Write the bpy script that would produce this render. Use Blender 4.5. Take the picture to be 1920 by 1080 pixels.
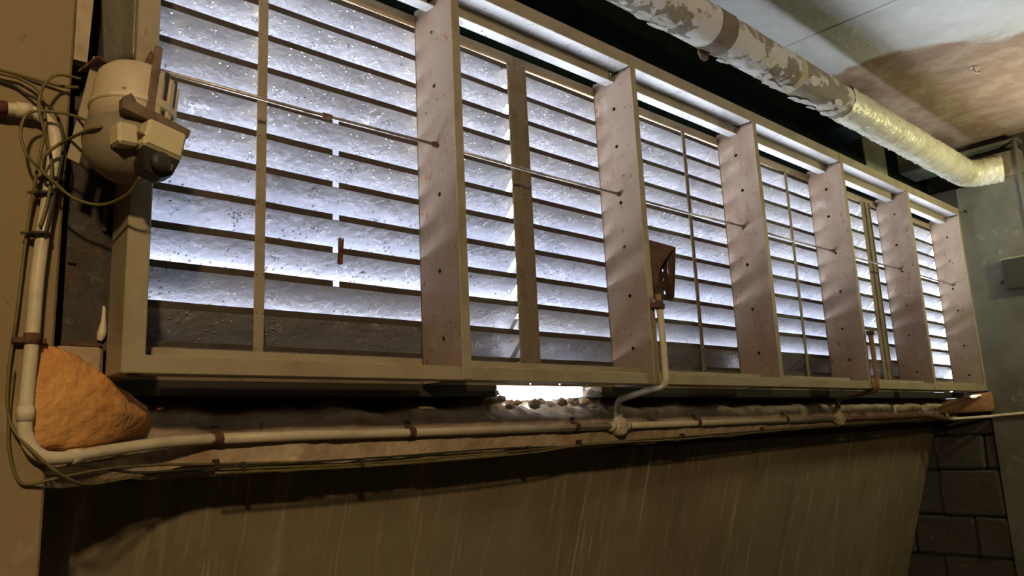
import bpy, bmesh, math, random
from math import sin, cos, pi, sqrt
from mathutils import Vector, Matrix, noise as mnoise

for o in list(bpy.data.objects):
    bpy.data.objects.remove(o)
S = bpy.context.scene
COL = S.collection
random.seed(7)

# ------------------------------------------------------------------ camera
yaw, pitch, roll = .7548, .1904, -.0464
fwd = Vector((sin(yaw)*cos(pitch), cos(yaw)*cos(pitch), sin(pitch)))
rt = Vector((cos(yaw), -sin(yaw), 0)); up = rt.cross(fwd)
r2 = cos(roll)*rt + sin(roll)*up; u2 = -sin(roll)*rt + cos(roll)*up
cam = bpy.data.cameras.new('camera'); camo = bpy.data.objects.new('camera', cam); COL.objects.link(camo)
cam.sensor_width = 36; cam.lens = 1462.5/1920*36; cam.clip_start = .02
M = Matrix((r2, u2, -fwd)).transposed().to_4x4(); M.translation = (-.5333, -1.8872, -.1848)
camo.matrix_world = M
S.camera = camo

# ------------------------------------------------------------------ light
SKY = 11
SUN = 68
LAMP_W = 88
LAMP_G = 52
w = bpy.data.worlds.new('overcast'); S.world = w; w.use_nodes = True
bg = w.node_tree.nodes['Background']; bg.inputs[0].default_value = (.70, .80, 1.0, 1); bg.inputs[1].default_value = SKY

sl = bpy.data.lights.new('sun', 'SUN'); sl.energy = SUN; sl.angle = .02; sl.color = (.86, .92, 1.0)
so = bpy.data.objects.new('sun', sl); COL.objects.link(so)
so.rotation_euler = Vector((-.35, -1, -1.35)).to_track_quat('-Z', 'Y').to_euler()
def lamp(name, loc, col, power, size, aim):
    l = bpy.data.lights.new(name, 'AREA'); l.shape = 'DISK'; l.size = size; l.energy = power; l.color = col
    o = bpy.data.objects.new(name, l); COL.objects.link(o); o.location = loc
    o.rotation_euler = (Vector(aim)-Vector(loc)).to_track_quat('-Z', 'Y').to_euler()
    return o
lamp('warm_ceiling_lamp', (-1.6, -3.6, 1.75), (1.0, .72, .40), LAMP_W, .22, (1.2, .2, .1))
gl = bpy.data.lights.new('greenish_bulkhead_lamp', 'POINT'); gl.energy = LAMP_G; gl.color = (1.0, .98, .58); gl.shadow_soft_size = .1
go = bpy.data.objects.new('greenish_bulkhead_lamp', gl); COL.objects.link(go); go.location = (5.35, -1.35, 1.2)
S.view_settings.view_transform = 'Standard'; S.view_settings.look = 'None'
S.view_settings.gamma = 1; S.view_settings.exposure = 0; S.view_settings.use_curve_mapping = False
S.cycles.use_denoising = True
S.cycles.max_bounces = 10; S.cycles.diffuse_bounces = 6; S.cycles.glossy_bounces = 4
S.cycles.sample_clamp_indirect = 8

# ------------------------------------------------------------------ materials
def mat(name, base, rough=.7, metal=0, layers=(), bump=None, rough_var=0, spec=.4, blister=None):
    """layers: (colour, scale, lo, hi, stretch xyz, detail[, kind]) mixed over the base by thresholded noise in object space."""
    m = bpy.data.materials.new(name); m.use_nodes = True
    nt = m.node_tree; N = nt.nodes; L = nt.links
    b = N['Principled BSDF']
    b.inputs['Roughness'].default_value = rough; b.inputs['Metallic'].default_value = metal
    b.inputs['Specular IOR Level'].default_value = spec
    tc = N.new('ShaderNodeTexCoord')
    cur = None
    oi = N.new('ShaderNodeObjectInfo'); vm = N.new('ShaderNodeVectorMath'); vm.operation = 'MULTIPLY_ADD'
    L.new(oi.outputs['Random'], vm.inputs[0]); vm.inputs[1].default_value = (37, 23, 11); L.new(tc.outputs['Object'], vm.inputs[2])
    def coords(st):
        mp = N.new('ShaderNodeMapping'); mp.inputs['Scale'].default_value = st
        L.new(vm.outputs[0], mp.inputs[0]); return mp.outputs[0]
    for i, ly in enumerate(layers):
        col, sc, lo, hi, st, det = ly[:6]; kind = ly[6] if len(ly) > 6 else 'n'
        if kind == 'v':
            t = N.new('ShaderNodeTexVoronoi'); t.inputs['Scale'].default_value = sc; out = t.outputs['Distance']
            t.inputs['Randomness'].default_value = 1
        else:
            t = N.new('ShaderNodeTexNoise'); t.inputs['Scale'].default_value = sc
            t.inputs['Detail'].default_value = det; t.inputs['Roughness'].default_value = .62; out = t.outputs['Fac']
        L.new(coords(st), t.inputs['Vector'])
        if kind == 'm':   # noise gated by a second, wider noise
            t2 = N.new('ShaderNodeTexNoise'); t2.inputs['Scale'].default_value = sc*.17
            L.new(coords((1, 1, 1)), t2.inputs['Vector'])
            ad = N.new('ShaderNodeMath'); ad.operation = 'ADD'; L.new(out, ad.inputs[0]); L.new(t2.outputs['Fac'], ad.inputs[1])
            mu = N.new('ShaderNodeMath'); mu.operation = 'MULTIPLY'; mu.inputs[1].default_value = .5; L.new(ad.outputs[0], mu.inputs[0]); out = mu.outputs[0]
        mr = N.new('ShaderNodeMapRange'); mr.inputs['From Min'].default_value = lo; mr.inputs['From Max'].default_value = hi
        L.new(out, mr.inputs['Value'])
        mx = N.new('ShaderNodeMix'); mx.data_type = 'RGBA'
        L.new(mr.outputs[0], mx.inputs['Factor'])
        if cur is None: mx.inputs['A'].default_value = (*base, 1)
        else: L.new(cur, mx.inputs['A'])
        mx.inputs['B'].default_value = (*col, 1)
        cur = mx.outputs['Result']
    if cur is None: b.inputs['Base Color'].default_value = (*base, 1)
    else: L.new(cur, b.inputs['Base Color'])
    if bump:
        t = N.new('ShaderNodeTexNoise'); t.inputs['Scale'].default_value = bump[0]; t.inputs['Detail'].default_value = 5
        L.new(coords(bump[2] if len(bump) > 2 else (1, 1, 1)), t.inputs['Vector'])
        bp = N.new('ShaderNodeBump'); bp.inputs['Strength'].default_value = bump[1]; bp.inputs['Distance'].default_value = .01
        L.new(t.outputs['Fac'], bp.inputs['Height']); L.new(bp.outputs[0], b.inputs['Normal'])
    if blister:
        sc, st_, lo = blister
        t = N.new('ShaderNodeTexVoronoi'); t.inputs['Scale'].default_value = sc; L.new(coords((1, 1, 1)), t.inputs['Vector'])
        g = N.new('ShaderNodeTexNoise'); g.inputs['Scale'].default_value = sc*.13; g.inputs['Detail'].default_value = 2; L.new(coords((1, 1, 1)), g.inputs['Vector'])
        a1 = N.new('ShaderNodeMapRange'); a1.inputs['From Min'].default_value = .38; a1.inputs['From Max'].default_value = .10; L.new(t.outputs['Distance'], a1.inputs['Value'])
        sx = N.new('ShaderNodeSeparateColor'); L.new(t.outputs['Color'], sx.inputs[0])
        a2 = N.new('ShaderNodeMath'); a2.operation = 'ADD'; L.new(sx.outputs[0], a2.inputs[0]); L.new(g.outputs['Fac'], a2.inputs[1])
        a3 = N.new('ShaderNodeMapRange'); a3.inputs['From Min'].default_value = lo; a3.inputs['From Max'].default_value = lo+.08; L.new(a2.outputs[0], a3.inputs['Value'])
        a4 = N.new('ShaderNodeMath'); a4.operation = 'MULTIPLY'; L.new(a1.outputs[0], a4.inputs[0]); L.new(a3.outputs[0], a4.inputs[1])
        b2 = N.new('ShaderNodeBump'); b2.inputs['Strength'].default_value = st_; b2.inputs['Distance'].default_value = .012
        L.new(a4.outputs[0], b2.inputs['Height']); L.new(bp.outputs[0], b2.inputs['Normal']); L.new(b2.outputs[0], b.inputs['Normal'])
    return m

one = (1, 1, 1)
CONC = mat('brown_concrete', (.27, .215, .13), .9, 0, [
    ((.19, .145, .08), 1.6, .42, .68, one, 6), ((.40, .325, .205), 3.0, .55, .72, (5, 1, .25), 5),
    ((.14, .11, .065), 2.4, .58, .78, (7, 1, .22), 5), ((.47, .39, .27), 5.0, .60, .70, (9, 1, .10), 4)], (40, .25))
UPST = mat('crumbling_concrete', (.48, .37, .25), .92, 0, [
    ((.32, .235, .15), 5, .45, .68, one, 8), ((.60, .48, .34), 9, .58, .72, one, 6), ((.10, .07, .045), 14, .64, .72, one, 6),
    ((.36, .22, .12), 4, .6, .72, one, 5)], (55, .6))
PILA = mat('tan_plaster', (.27, .20, .105), .9, 0, [
    ((.27, .2, .1), 3, .45, .7, one, 6), ((.12, .09, .05), 22, .68, .76, one, 4), ((.42, .33, .2), 6, .6, .75, one, 5)], (60, .25))
STONE = mat('rough_stone', (.20, .16, .125), .95, 0, [((.10, .08, .06), 6, .45, .7, one, 8), ((.3, .24, .19), 12, .6, .75, one, 6)], (22, .9))
STONED = mat('shaded_stone', (.052, .044, .036), .95, 0, [((.05, .04, .032), 6, .45, .7, one, 8), ((.13, .105, .085), 12, .6, .75, one, 6)], (22, .8))  # darker stone copy, the recess's shade put into its colour
RWALL = mat('grey_green_render', (.135, .13, .105), .9, 0, [
    ((.085, .08, .06), 2.2, .42, .66, one, 7), ((.11, .095, .06), 6, .6, .74, one, 6), ((.19, .185, .155), 9, .62, .74, one, 5)], (38, .35))
DARK = mat('shade_black_green', (.004, .0075, .0055), .95, 0, [((.008, .013, .009), 3, .4, .7, one, 5)], (20, .3), spec=.03)  # near-black stands for the shade above the window frame
PALEG = mat('pale_green_and_lit_strip', (.22, .24, .13), .85, 0, [((.14, .16, .08), 6, .45, .7, one, 5)], (30, .3))
FRAME = mat('grey_beige_painted_steel', (.36, .30, .19), .55, .15, [
    ((.28, .225, .135), 7, .48, .68, one, 6), ((.20, .10, .045), 34, .67, .74, (1, 1, .6), 5), ((.10, .05, .025), 60, .72, .78, one, 3)], (90, .12))
FIN = mat('dusty_fin_steel', (.315, .24, .19), .6, .1, [
    ((.26, .17, .12), 5, .5, .68, (1, 1, .35), 6), ((.38, .32, .28), 11, .58, .72, one, 5), ((.24, .10, .05), 26, .63, .70, (1, 1, .5), 4),
    ((.08, .04, .025), 60, .68, .72, one, 2)], (80, .1))
RAIL = mat('galvanised_rail', (.46, .45, .46), .55, .1, [
    ((.36, .345, .34), 10, .5, .7, one, 6), ((.10, .07, .05), 85, .645, .68, (1, .6, 1), 3), ((.56, .55, .56), 60, .62, .68, one, 3), ((.22, .12, .06), 26, .7, .77, one, 4)], (90, .15))
BLADE = mat('weathered_blade_metal', (.49, .49, .53), .38, .4, [
    ((.34, .34, .37), 4, .45, .68, (1, 2, 2), 6), ((.54, .54, .57), 9, .58, .76, (1, .5, .5), 8), ((.80, .80, .83), 95, .60, .64, one, 2, 'm'),
    ((.12, .118, .125), 105, .62, .66, (1.3, 1, 1), 3, 'm')], (42, .35), blister=(84, .65, 1.36))
LIPM = mat('brown_lip', (.07, .055, .04), .65, .1, [((.042, .033, .022), 8, .45, .7, one, 5), ((.11, .085, .06), 20, .6, .75, (.4, 1, 1), 4)], (80, .2))
BAR = mat('brown_grey_bar_paint', (.24, .195, .125), .6, .2, [((.16, .125, .08), 9, .45, .7, one, 6), ((.13, .06, .03), 40, .67, .75, one, 4)], (80, .2))
LIPTOP = mat('ochre_bar_paint', (.40, .28, .14), .6, .1, [((.27, .19, .1), 5, .45, .7, one, 6), ((.10, .05, .03), 35, .68, .74, one, 4)], (80, .2))
RUST = mat('flaking_rust', (.15, .075, .042), .9, .1, [((.09, .04, .025), 22, .42, .65, one, 7), ((.38, .21, .11), 34, .6, .74, one, 6)], (60, .9))
RUSTD = mat('shaded_rust', (.075, .042, .027), .9, .1, [((.04, .024, .016), 22, .42, .65, one, 7), ((.15, .075, .04), 30, .64, .76, one, 6)], (60, .8))  # darker rust copy, the flap's shade on the back plate put into its colour
RUSTP = mat('corroded_plate', (.075, .064, .05), .85, .2, [
    ((.05, .042, .035), 13, .45, .65, one, 8), ((.19, .085, .04), 7, .56, .72, one, 6), ((.14, .125, .10), 26, .6, .74, one, 5)], (50, .8))
SHEET = mat('dull_grey_sheet', (.24, .225, .17), .5, .4, [((.16, .15, .11), 9, .45, .7, (2, 1, .4), 6), ((.32, .3, .23), 30, .65, .75, (3, 1, .3), 4)], (60, .3))
CREAM = mat('cream_conduit', (.62, .54, .37), .45, 0, [((.48, .40, .25), 10, .5, .7, one, 5), ((.22, .14, .08), 40, .7, .76, one, 4)], (90, .1))
BROWNP = mat('brown_stained_conduit', (.30, .18, .09), .6, 0, [((.20, .11, .055), 14, .45, .7, one, 5)], (80, .2))
STEEL = mat('dull_steel_rod', (.45, .40, .35), .4, .7, [((.20, .12, .08), 20, .5, .7, one, 5)], (90, .2))
OLIVE = mat('olive_cable', (.15, .12, .035), .5, 0, [((.085, .07, .022), 30, .5, .7, one, 3)])
BLACKC = mat('black_cable', (.035, .03, .018), .5)
ORANGE = mat('orange_mortar', (.70, .35, .11), .95, 0, [((.52, .23, .07), 9, .45, .68, one, 7), ((.78, .43, .16), 22, .58, .72, one, 5), ((.16, .075, .035), 30, .68, .76, one, 5)], (48, .8))
MOTOR = mat('motor_paint', (.54, .44, .30), .45, .05, [((.43, .34, .22), 9, .5, .7, one, 6), ((.18, .12, .07), 38, .68, .76, one, 5)], (90, .1))
MOTORD = mat('brown_bracket', (.20, .14, .09), .6, .2, [((.12, .075, .045), 20, .45, .7, one, 5)], (60, .3))
BOXC = mat('cream_plastic', (.58, .50, .30), .5, 0, [((.46, .38, .21), 14, .55, .75, one, 4)])
BLACK = mat('black_cap', (.03, .026, .02), .55)
PIPEM = mat('peeling_lagging', (.30, .255, .185), .65, .0, [
    ((.215, .175, .12), 3.0, .48, .60, (1, 1, 1), 6), ((.70, .67, .62), 5.0, .515, .535, (.7, 1, 1), 6), ((.40, .36, .30), 4.2, .585, .62, (.8, 1, 1), 5),
    ((.55, .48, .32), 8, .64, .67, (2, .6, .6), 4)], (30, .7))
FOIL = mat('yellowed_foil_lagging', (.78, .74, .60), .4, .2, [((.58, .54, .38), 7, .45, .65, (1.5, 1, 1), 6), ((.86, .84, .74), 12, .56, .68, one, 5)], (34, .8))
WRAP = mat('brown_wrap', (.22, .17, .12), .8, 0, [((.14, .10, .07), 14, .45, .7, one, 5)], (60, .4))
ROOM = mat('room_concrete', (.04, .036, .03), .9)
ROOMD = mat('dark_room_concrete', (.035, .03, .022), .9)  # near-black concrete tone for jambs, recesses, curb and switch box

def ceiling_mat():
    m = mat('ceiling_paint', (.62, .62, .64), .9, 0, [((.50, .50, .51), 2.2, .45, .68, one, 6), ((.72, .70, .68), 8, .6, .74, one, 6)], (26, .7))
    nt = m.node_tree; N = nt.nodes; L = nt.links
    b = N['Principled BSDF']; src = b.inputs['Base Color'].links[0].from_socket
    tc = N.new('ShaderNodeTexCoord'); sp = N.new('ShaderNodeSeparateXYZ'); L.new(tc.outputs['Object'], sp.inputs[0])
    nz = N.new('ShaderNodeTexNoise'); nz.inputs['Scale'].default_value = 1.9; nz.inputs['Detail'].default_value = 7
    L.new(tc.outputs['Object'], nz.inputs['Vector'])
    # bare brown patch where the paint came off (x > 4.1 m)
    a = N.new('ShaderNodeMath'); a.operation = 'MULTIPLY_ADD'; a.inputs[1].default_value = 1.5; L.new(nz.outputs['Fac'], a.inputs[0]); L.new(sp.outputs['X'], a.inputs[2])
    y = N.new('ShaderNodeMath'); y.operation = 'MULTIPLY_ADD'; y.inputs[1].default_value = .35; L.new(sp.outputs['Y'], y.inputs[0]); L.new(a.outputs[0], y.inputs[2])
    mr = N.new('ShaderNodeMapRange'); mr.inputs['From Min'].default_value = 4.70; mr.inputs['From Max'].default_value = 4.86; L.new(y.outputs[0], mr.inputs['Value'])
    n2 = N.new('ShaderNodeTexNoise'); n2.inputs['Scale'].default_value = 9; n2.inputs['Detail'].default_value = 7; L.new(tc.outputs['Object'], n2.inputs['Vector'])
    m2 = N.new('ShaderNodeMapRange'); m2.inputs['From Min'].default_value = .4; m2.inputs['From Max'].default_value = .7; L.new(n2.outputs['Fac'], m2.inputs['Value'])
    br = N.new('ShaderNodeMix'); br.data_type = 'RGBA'; br.inputs['A'].default_value = (.27, .175, .135, 1); br.inputs['B'].default_value = (.38, .29, .22, 1); L.new(m2.outputs[0], br.inputs['Factor'])
    mx = N.new('ShaderNodeMix'); mx.data_type = 'RGBA'; L.new(mr.outputs[0], mx.inputs['Factor']); L.new(src, mx.inputs['A']); L.new(br.outputs['Result'], mx.inputs['B'])
    L.new(mx.outputs['Result'], b.inputs['Base Color'])
    return m
CEIL = ceiling_mat()

# ------------------------------------------------------------------ mesh helpers
class MB:
    def __init__(s): s.v = []; s.f = []; s.smooth = set()
    def add(s, vs, fs, smooth=False):
        o = len(s.v); s.v += [tuple(p) for p in vs]
        for f in fs:
            if smooth: s.smooth.add(len(s.f))
            s.f.append(tuple(i+o for i in f))
        return s
    def box(s, a, b, ch=0.0, mtx=None):
        x0, y0, z0 = a; x1, y1, z1 = b
        if x0 > x1: x0, x1 = x1, x0
        if y0 > y1: y0, y1 = y1, y0
        if z0 > z1: z0, z1 = z1, z0
        if ch <= 0:
            vs = [(x, y, z) for x in (x0, x1) for y in (y0, y1) for z in (z0, z1)]
            fs = [(0, 1, 3, 2), (4, 6, 7, 5), (0, 4, 5, 1), (2, 3, 7, 6), (0, 2, 6, 4), (1, 5, 7, 3)]
        else:
            bm = bmesh.new(); bmesh.ops.create_cube(bm, size=1)
            for v in bm.verts: v.co = Vector(((x0+x1)/2+v.co.x*(x1-x0), (y0+y1)/2+v.co.y*(y1-y0), (z0+z1)/2+v.co.z*(z1-z0)))
            bmesh.ops.bevel(bm, geom=bm.edges[:], offset=ch, segments=1, affect='EDGES', profile=.5)
            bm.verts.index_update(); vs = [v.co.copy() for v in bm.verts]; fs = [[v.index for v in f.verts] for f in bm.faces]; bm.free()
        if mtx is not None: vs = [mtx @ Vector(v) for v in vs]
        return s.add(vs, fs)
    def tube(s, path, r, n=10, cap=True, smooth=True):
        P = [Vector(p) for p in path]; R = r if isinstance(r, (list, tuple)) else [r]*len(P)
        vs = []; fs = []; prev = None
        for i, p in enumerate(P):
            t = (P[min(i+1, len(P)-1)]-P[max(i-1, 0)]).normalized()
            if prev is None:
                a = Vector((0, 0, 1)) if abs(t.z) < .9 else Vector((1, 0, 0)); nrm = (a-t*a.dot(t)).normalized()
            else: nrm = (prev-t*prev.dot(t)).normalized()
            prev = nrm; bn = t.cross(nrm)
            vs += [p+R[i]*(cos(2*pi*k/n)*nrm+sin(2*pi*k/n)*bn) for k in range(n)]
        for i in range(len(P)-1):
            for k in range(n):
                fs.append((i*n+k, i*n+(k+1) % n, (i+1)*n+(k+1) % n, (i+1)*n+k))
        s.add(vs, fs, smooth)
        if cap:
            o = len(s.v)-len(vs)
            s.f.append(tuple(o+k for k in reversed(range(n)))); s.f.append(tuple(o+(len(P)-1)*n+k for k in range(n)))
        return s
    def lathe(s, prof, n=32, mtx=None, smooth=True):
        vs = []; fs = []
        for (r, z) in prof: vs += [Vector((r*cos(2*pi*k/n), r*sin(2*pi*k/n), z)) for k in range(n)]
        for i in range(len(prof)-1):
            for k in range(n): fs.append((i*n+k, i*n+(k+1) % n, (i+1)*n+(k+1) % n, (i+1)*n+k))
        fs.append(tuple(reversed(range(n)))); fs.append(tuple((len(prof)-1)*n+k for k in range(n)))
        if mtx is not None: vs = [mtx @ v for v in vs]
        return s.add(vs, fs, smooth)
    def prism(s, pts, d):
        """closed outline pts (3D, planar) pushed along d"""
        n = len(pts); d = Vector(d); a = [Vector(p) for p in pts]
        return s.add(a+[p+d for p in a], [tuple(range(n))[::-1], tuple(range(n, 2*n))]+[(i, (i+1) % n, n+(i+1) % n, n+i) for i in range(n)])
    def plate(s, o, U, V, W, uu, holes, t):
        """plate from u0..u1 (dir U) and v0..v1 (dir V), thickness t along W, real octagonal holes (u, v, r)"""
        o = Vector(o); U = Vector(U); V = Vector(V); W = Vector(W); u0, u1, v0, v1 = uu
        holes = sorted(holes, key=lambda h: h[1])
        cuts = [v0]+[(holes[i][1]+holes[i+1][1])/2 for i in range(len(holes)-1)]+[v1]
        P = lambda u, v, k: o+U*u+V*v+W*(t*k)
        if not holes: cuts = [v0, v1]
        for i in range(len(cuts)-1):
            a, b = cuts[i], cuts[i+1]
            if not holes: cu, cv, r = (u0+u1)/2, (a+b)/2, 0
            else: cu, cv, r = holes[i]
            out = [(u1, cv), (u1, b), (cu, b), (u0, b), (u0, cv), (u0, a), (cu, a), (u1, a)]
            inn = [(cu+r*cos(k*pi/4), cv+r*sin(k*pi/4)) for k in range(8)]
            vs = [P(*p, k) for k in (0, 1) for p in out+inn]; fs = []
            for k in range(8):
                j = (k+1) % 8
                fs.append((k, j, 8+j, 8+k)); fs.append((16+j, 16+k, 24+k, 24+j)); fs.append((8+k, 8+j, 24+j, 24+k))
            for k in (0, 3, 4, 7):   # outer side walls
                fs.append((k, 16+k, 16+(k+1) % 8, (k+1) % 8))
            s.add(vs, fs)
        return s
    def build(s, name, m, parent=None, origin=None, kind=None):
        me = bpy.data.meshes.new(name)
        o3 = Vector(origin) if origin is not None else Vector((0, 0, 0))
        me.from_pydata([Vector(v)-o3 for v in s.v], [], s.f)
        for i in s.smooth: me.polygons[i].use_smooth = True
        bm = bmesh.new(); bm.from_mesh(me); bmesh.ops.recalc_face_normals(bm, faces=bm.faces[:]); bm.to_mesh(me); bm.free()
        me.materials.append(m)
        o = bpy.data.objects.new(name, me); COL.objects.link(o)
        o.location = o3
        if parent is not None:
            o.parent = parent; o.location = o3-abs_loc(parent)
        if kind: o['kind'] = kind
        return o
def abs_loc(o):
    v = Vector((0, 0, 0))
    while o is not None: v += o.location; o = o.parent
    return v
def thing(name, label, cat, loc, group=None):
    o = bpy.data.objects.new(name, None); COL.objects.link(o); o.location = loc; o.empty_display_size = .05
    o['label'] = label; o['category'] = cat
    if group: o['group'] = group
    return o
def tag(o, label, cat, group=None):
    o['label'] = label; o['category'] = cat
    if group: o['group'] = group
    return o
def struct(o): o['kind'] = 'structure'; return o
def smooth_path(P, k=6):
    P = [Vector(p) for p in P]; out = []
    for i in range(len(P)-1):
        p0 = P[max(i-1, 0)]; p1 = P[i]; p2 = P[i+1]; p3 = P[min(i+2, len(P)-1)]
        for j in range(k):
            t = j/k
            out.append(.5*((2*p1)+(p2-p0)*t+(2*p0-5*p1+4*p2-p3)*t*t+(3*p1-p0-3*p2+p3)*t**3))
    out.append(P[-1]); return out
def grid(mb, fn, nu, nv, smooth=True):
    vs = [fn(i/nu, j/nv) for i in range(nu+1) for j in range(nv+1)]
    fs = [(i*(nv+1)+j, (i+1)*(nv+1)+j, (i+1)*(nv+1)+j+1, i*(nv+1)+j+1) for i in range(nu) for j in range(nv)]
    mb.add(vs, fs, smooth)
def fb(p, sc, oct=4): return mnoise.fractal(Vector(p)*sc, 1.0, 2.0, oct)

XK = [.0721, 1.017, 1.9944, 2.9871, 3.9902, 4.9963, 6.0149]
D = .2104; H = 1.413; FT = 1.3605

# ------------------------------------------------------------------ room shell
RX = 6.15
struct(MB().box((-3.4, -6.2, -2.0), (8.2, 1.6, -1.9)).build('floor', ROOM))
PALE = mat('pale_concrete_yard', (.60, .60, .58), .9, 0, [((.5, .5, .48), 1.2, .45, .7, one, 5)])
struct(MB().box((-25, .75, -1.2), (32, 40, -1.0)).build('ground_outside', PALE))
# ceiling slab: two bays with a recessed joint between them
ce = bpy.data.objects.new('ceiling', None); COL.objects.link(ce); ce.location = (0, 0, 1.95); struct(ce)
JX = 3.5
def slab(x0, x1):
    mb = MB(); mb.box((x0, -6.2, 1.95), (x1, .34, 2.1), .004); return mb.build('ceiling_slab', CEIL, ce)
slab(-3.4, JX-.004); slab(JX+.004, 6.6)
struct(MB().box((-3.4, -6.2, 2.1), (8.2, 1.6, 2.16)).build('ceiling_upper', ROOMD))
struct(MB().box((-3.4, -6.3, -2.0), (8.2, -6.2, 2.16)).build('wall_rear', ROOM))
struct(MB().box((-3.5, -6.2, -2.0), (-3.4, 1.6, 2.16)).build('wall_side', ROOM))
# left pilaster
struct(MB().box((-3.4, .085, -1.9), (-.096, .5, 1.95), .006).build('wall_left', PILA))
# rough upstand below the window, with its breach and its broken lower lip
def breach(x): 
    if x < 1.33 or x > 2.04: return 0
    t = (x-1.33)/.71
    e = min(1, t/.14, (1-t)/.07)
    return max(0, e)
def ztop(x):
    return -.036+.002*breach(x)*(1+.35*fb((x, 2.1, 0), 9))
def zbot(x):
    base = -.247+.047*min(1, max(0, (x-1.3)/3.0))
    return base+.012*fb((x, 5, 0), 3.2)+.004*fb((x, 7, 0), 15)
mb = MB()
NX = 520
def fx(u): return -.115+u*(6.27)
def face(u, v):
    x = fx(u); zt = ztop(x); zb = zbot(x); z = zb+(zt-zb)*v
    y = .262+.010*fb((x, 0, z), 6)+.005*fb((x, 3, z), 24)
    b = breach(x)
    if b > 0:
        k = max(0, (z-(zt-.085))/.085)
        y += b*k*(.13+.12*abs(fb((x, 1, z), 11))+.08*abs(fb((x, 9, z*2), 33)))
        z += b*k*.02*fb((x, 4, z), 30)
    # the top edge is broken back under the frame, added to deepen the shade
    if z > -.085 and b <= 0: y += .13*min(1, (z+.085)/.05)*(.75+.6*fb((x, 6, 0), 5))
    # spalled bites under the frame
    bite = max(0, fb((x, 11, z), 3.1)-.16)*max(0, 1-abs(z+.06)/.09)
    y += .10*bite
    if x < .28: y -= .15*((.28-x)/.37)**1.5
    if v < .06: y += .012*(1-v/.06)
    return Vector((x, y, z))
grid(mb, face, NX, 16)
def top(u, v): 
    x = fx(u); a = face(u, 1); t = v
    return Vector((x, a.y+(.50-a.y)*t, a.z+.012*fb((x, v*.3, 0), 14)*breach(x)*(t > 0)))
grid(mb, top, NX, 6)
def under(u, v):
    x = fx(u); a = face(u, 0)
    return Vector((x, a.y+(.50-a.y)*v, a.z+.004*v))
grid(mb, under, NX, 2)
wb = struct(mb.build('wall_back', UPST))
for p in wb.data.polygons: p.use_smooth = True
struct(MB().box((-.115, .42, .052), (6.2, .50, .30), .004).build('shade_curb', ROOMD))         # unseen outer curb, added and raised to shade the lowest slats
def chunk(c, r, seed):
    rnd = random.Random(seed); bm = bmesh.new(); bmesh.ops.create_icosphere(bm, subdivisions=1, radius=1)
    sc = Vector((rnd.uniform(.8, 1.5), rnd.uniform(.7, 1.2), rnd.uniform(.5, .9)))*r
    for v in bm.verts: v.co = Vector((v.co.x*sc.x, v.co.y*sc.y, v.co.z*sc.z))*rnd.uniform(.90, 1.10)
    mb = MB(); bm.verts.index_update(); mb.add([v.co+Vector(c) for v in bm.verts], [[v.index for v in f.verts] for f in bm.faces]); bm.free()
    return mb.build('chunk', UPST, wb, origin=c)
random.seed(17)
for k, (x, y, z, r_) in enumerate([(1.40, .30, -.030, .030), (1.43, .34, -.012, .030), (1.47, .37, .004, .026), (1.50, .36, -.02, .024), (1.36, .29, -.06, .022), (1.56, .33, -.038, .020), (1.63, .30, -.040, .020), (1.70, .34, -.032, .018),
    (1.78, .30, -.038, .022), (1.86, .33, -.030, .020), (1.94, .32, -.034, .024), (2.00, .36, -.020, .026), (2.06, .38, .000, .034), (2.10, .40, .020, .030), (2.04, .34, -.035, .028), (1.95, .28, -.055, .018), (1.60, .275, -.055, .016), (1.48, .285, -.055, .02)]):
    chunk((x, y+.01, z-.012), r_*1.15, 40+k)
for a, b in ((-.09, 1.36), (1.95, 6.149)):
    struct(MB().box((a, .242, -.034), (b, .42, -.026), .001).build('leak_cover', ROOMD))  # cover added to stop daylight leaking in under the panels
    struct(MB().box((a, .2375, -.034), (b, .2415, .0065), .001).build('leak_strip', ROOMD))  # upright strip added to close the same daylight gap
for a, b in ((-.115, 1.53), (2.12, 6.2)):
    struct(MB().box((a, .4205, -.25), (b, .4995, .0515)).build('shade_curb_foot', ROOMD))  # lower part of the added curb, left open behind the breach
# sloping slab under the ledge
def slope_y(z): return .433+.32*(-.235-z)
pts = [(6.16, slope_y(-.235), -.235), (6.16, slope_y(-1.9), -1.9), (6.16, slope_y(-1.9)+.4, -1.9), (6.16, slope_y(-.235)+.4, -.235)]
mb = MB(); mb.prism(pts, (-6.4, 0, 0)); lw = struct(mb.build('wall_lower', CONC))
# right wall
rw = struct(MB().box((RX, -6.2, -1.9), (RX+.3, .03, 1.60), .006).build('wall_right', RWALL))
struct(MB().box((RX+.12, -6.2, 1.60), (RX+.3, .34, 1.95)).build('wall_right_upper', ROOMD))
struct(MB().box((RX-.01, -.45, 1.86), (RX+.12, -.04, 1.885), .003).build('trim_3', RWALL))
struct(MB().box((RX, -.44, 1.60), (RX+.12, -.075, 1.80), .004).build('wall_right_panel', STONE))
struct(MB().box((6.052, .19, -.034), (6.149, .2365, .06)).build('leak_block', ROOMD))  # block added to stop a daylight leak at the right end
struct(MB().box((RX, .03, 0.02), (RX+.3, .235, 1.60)).build('wall_right_jamb', ROOMD))
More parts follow.
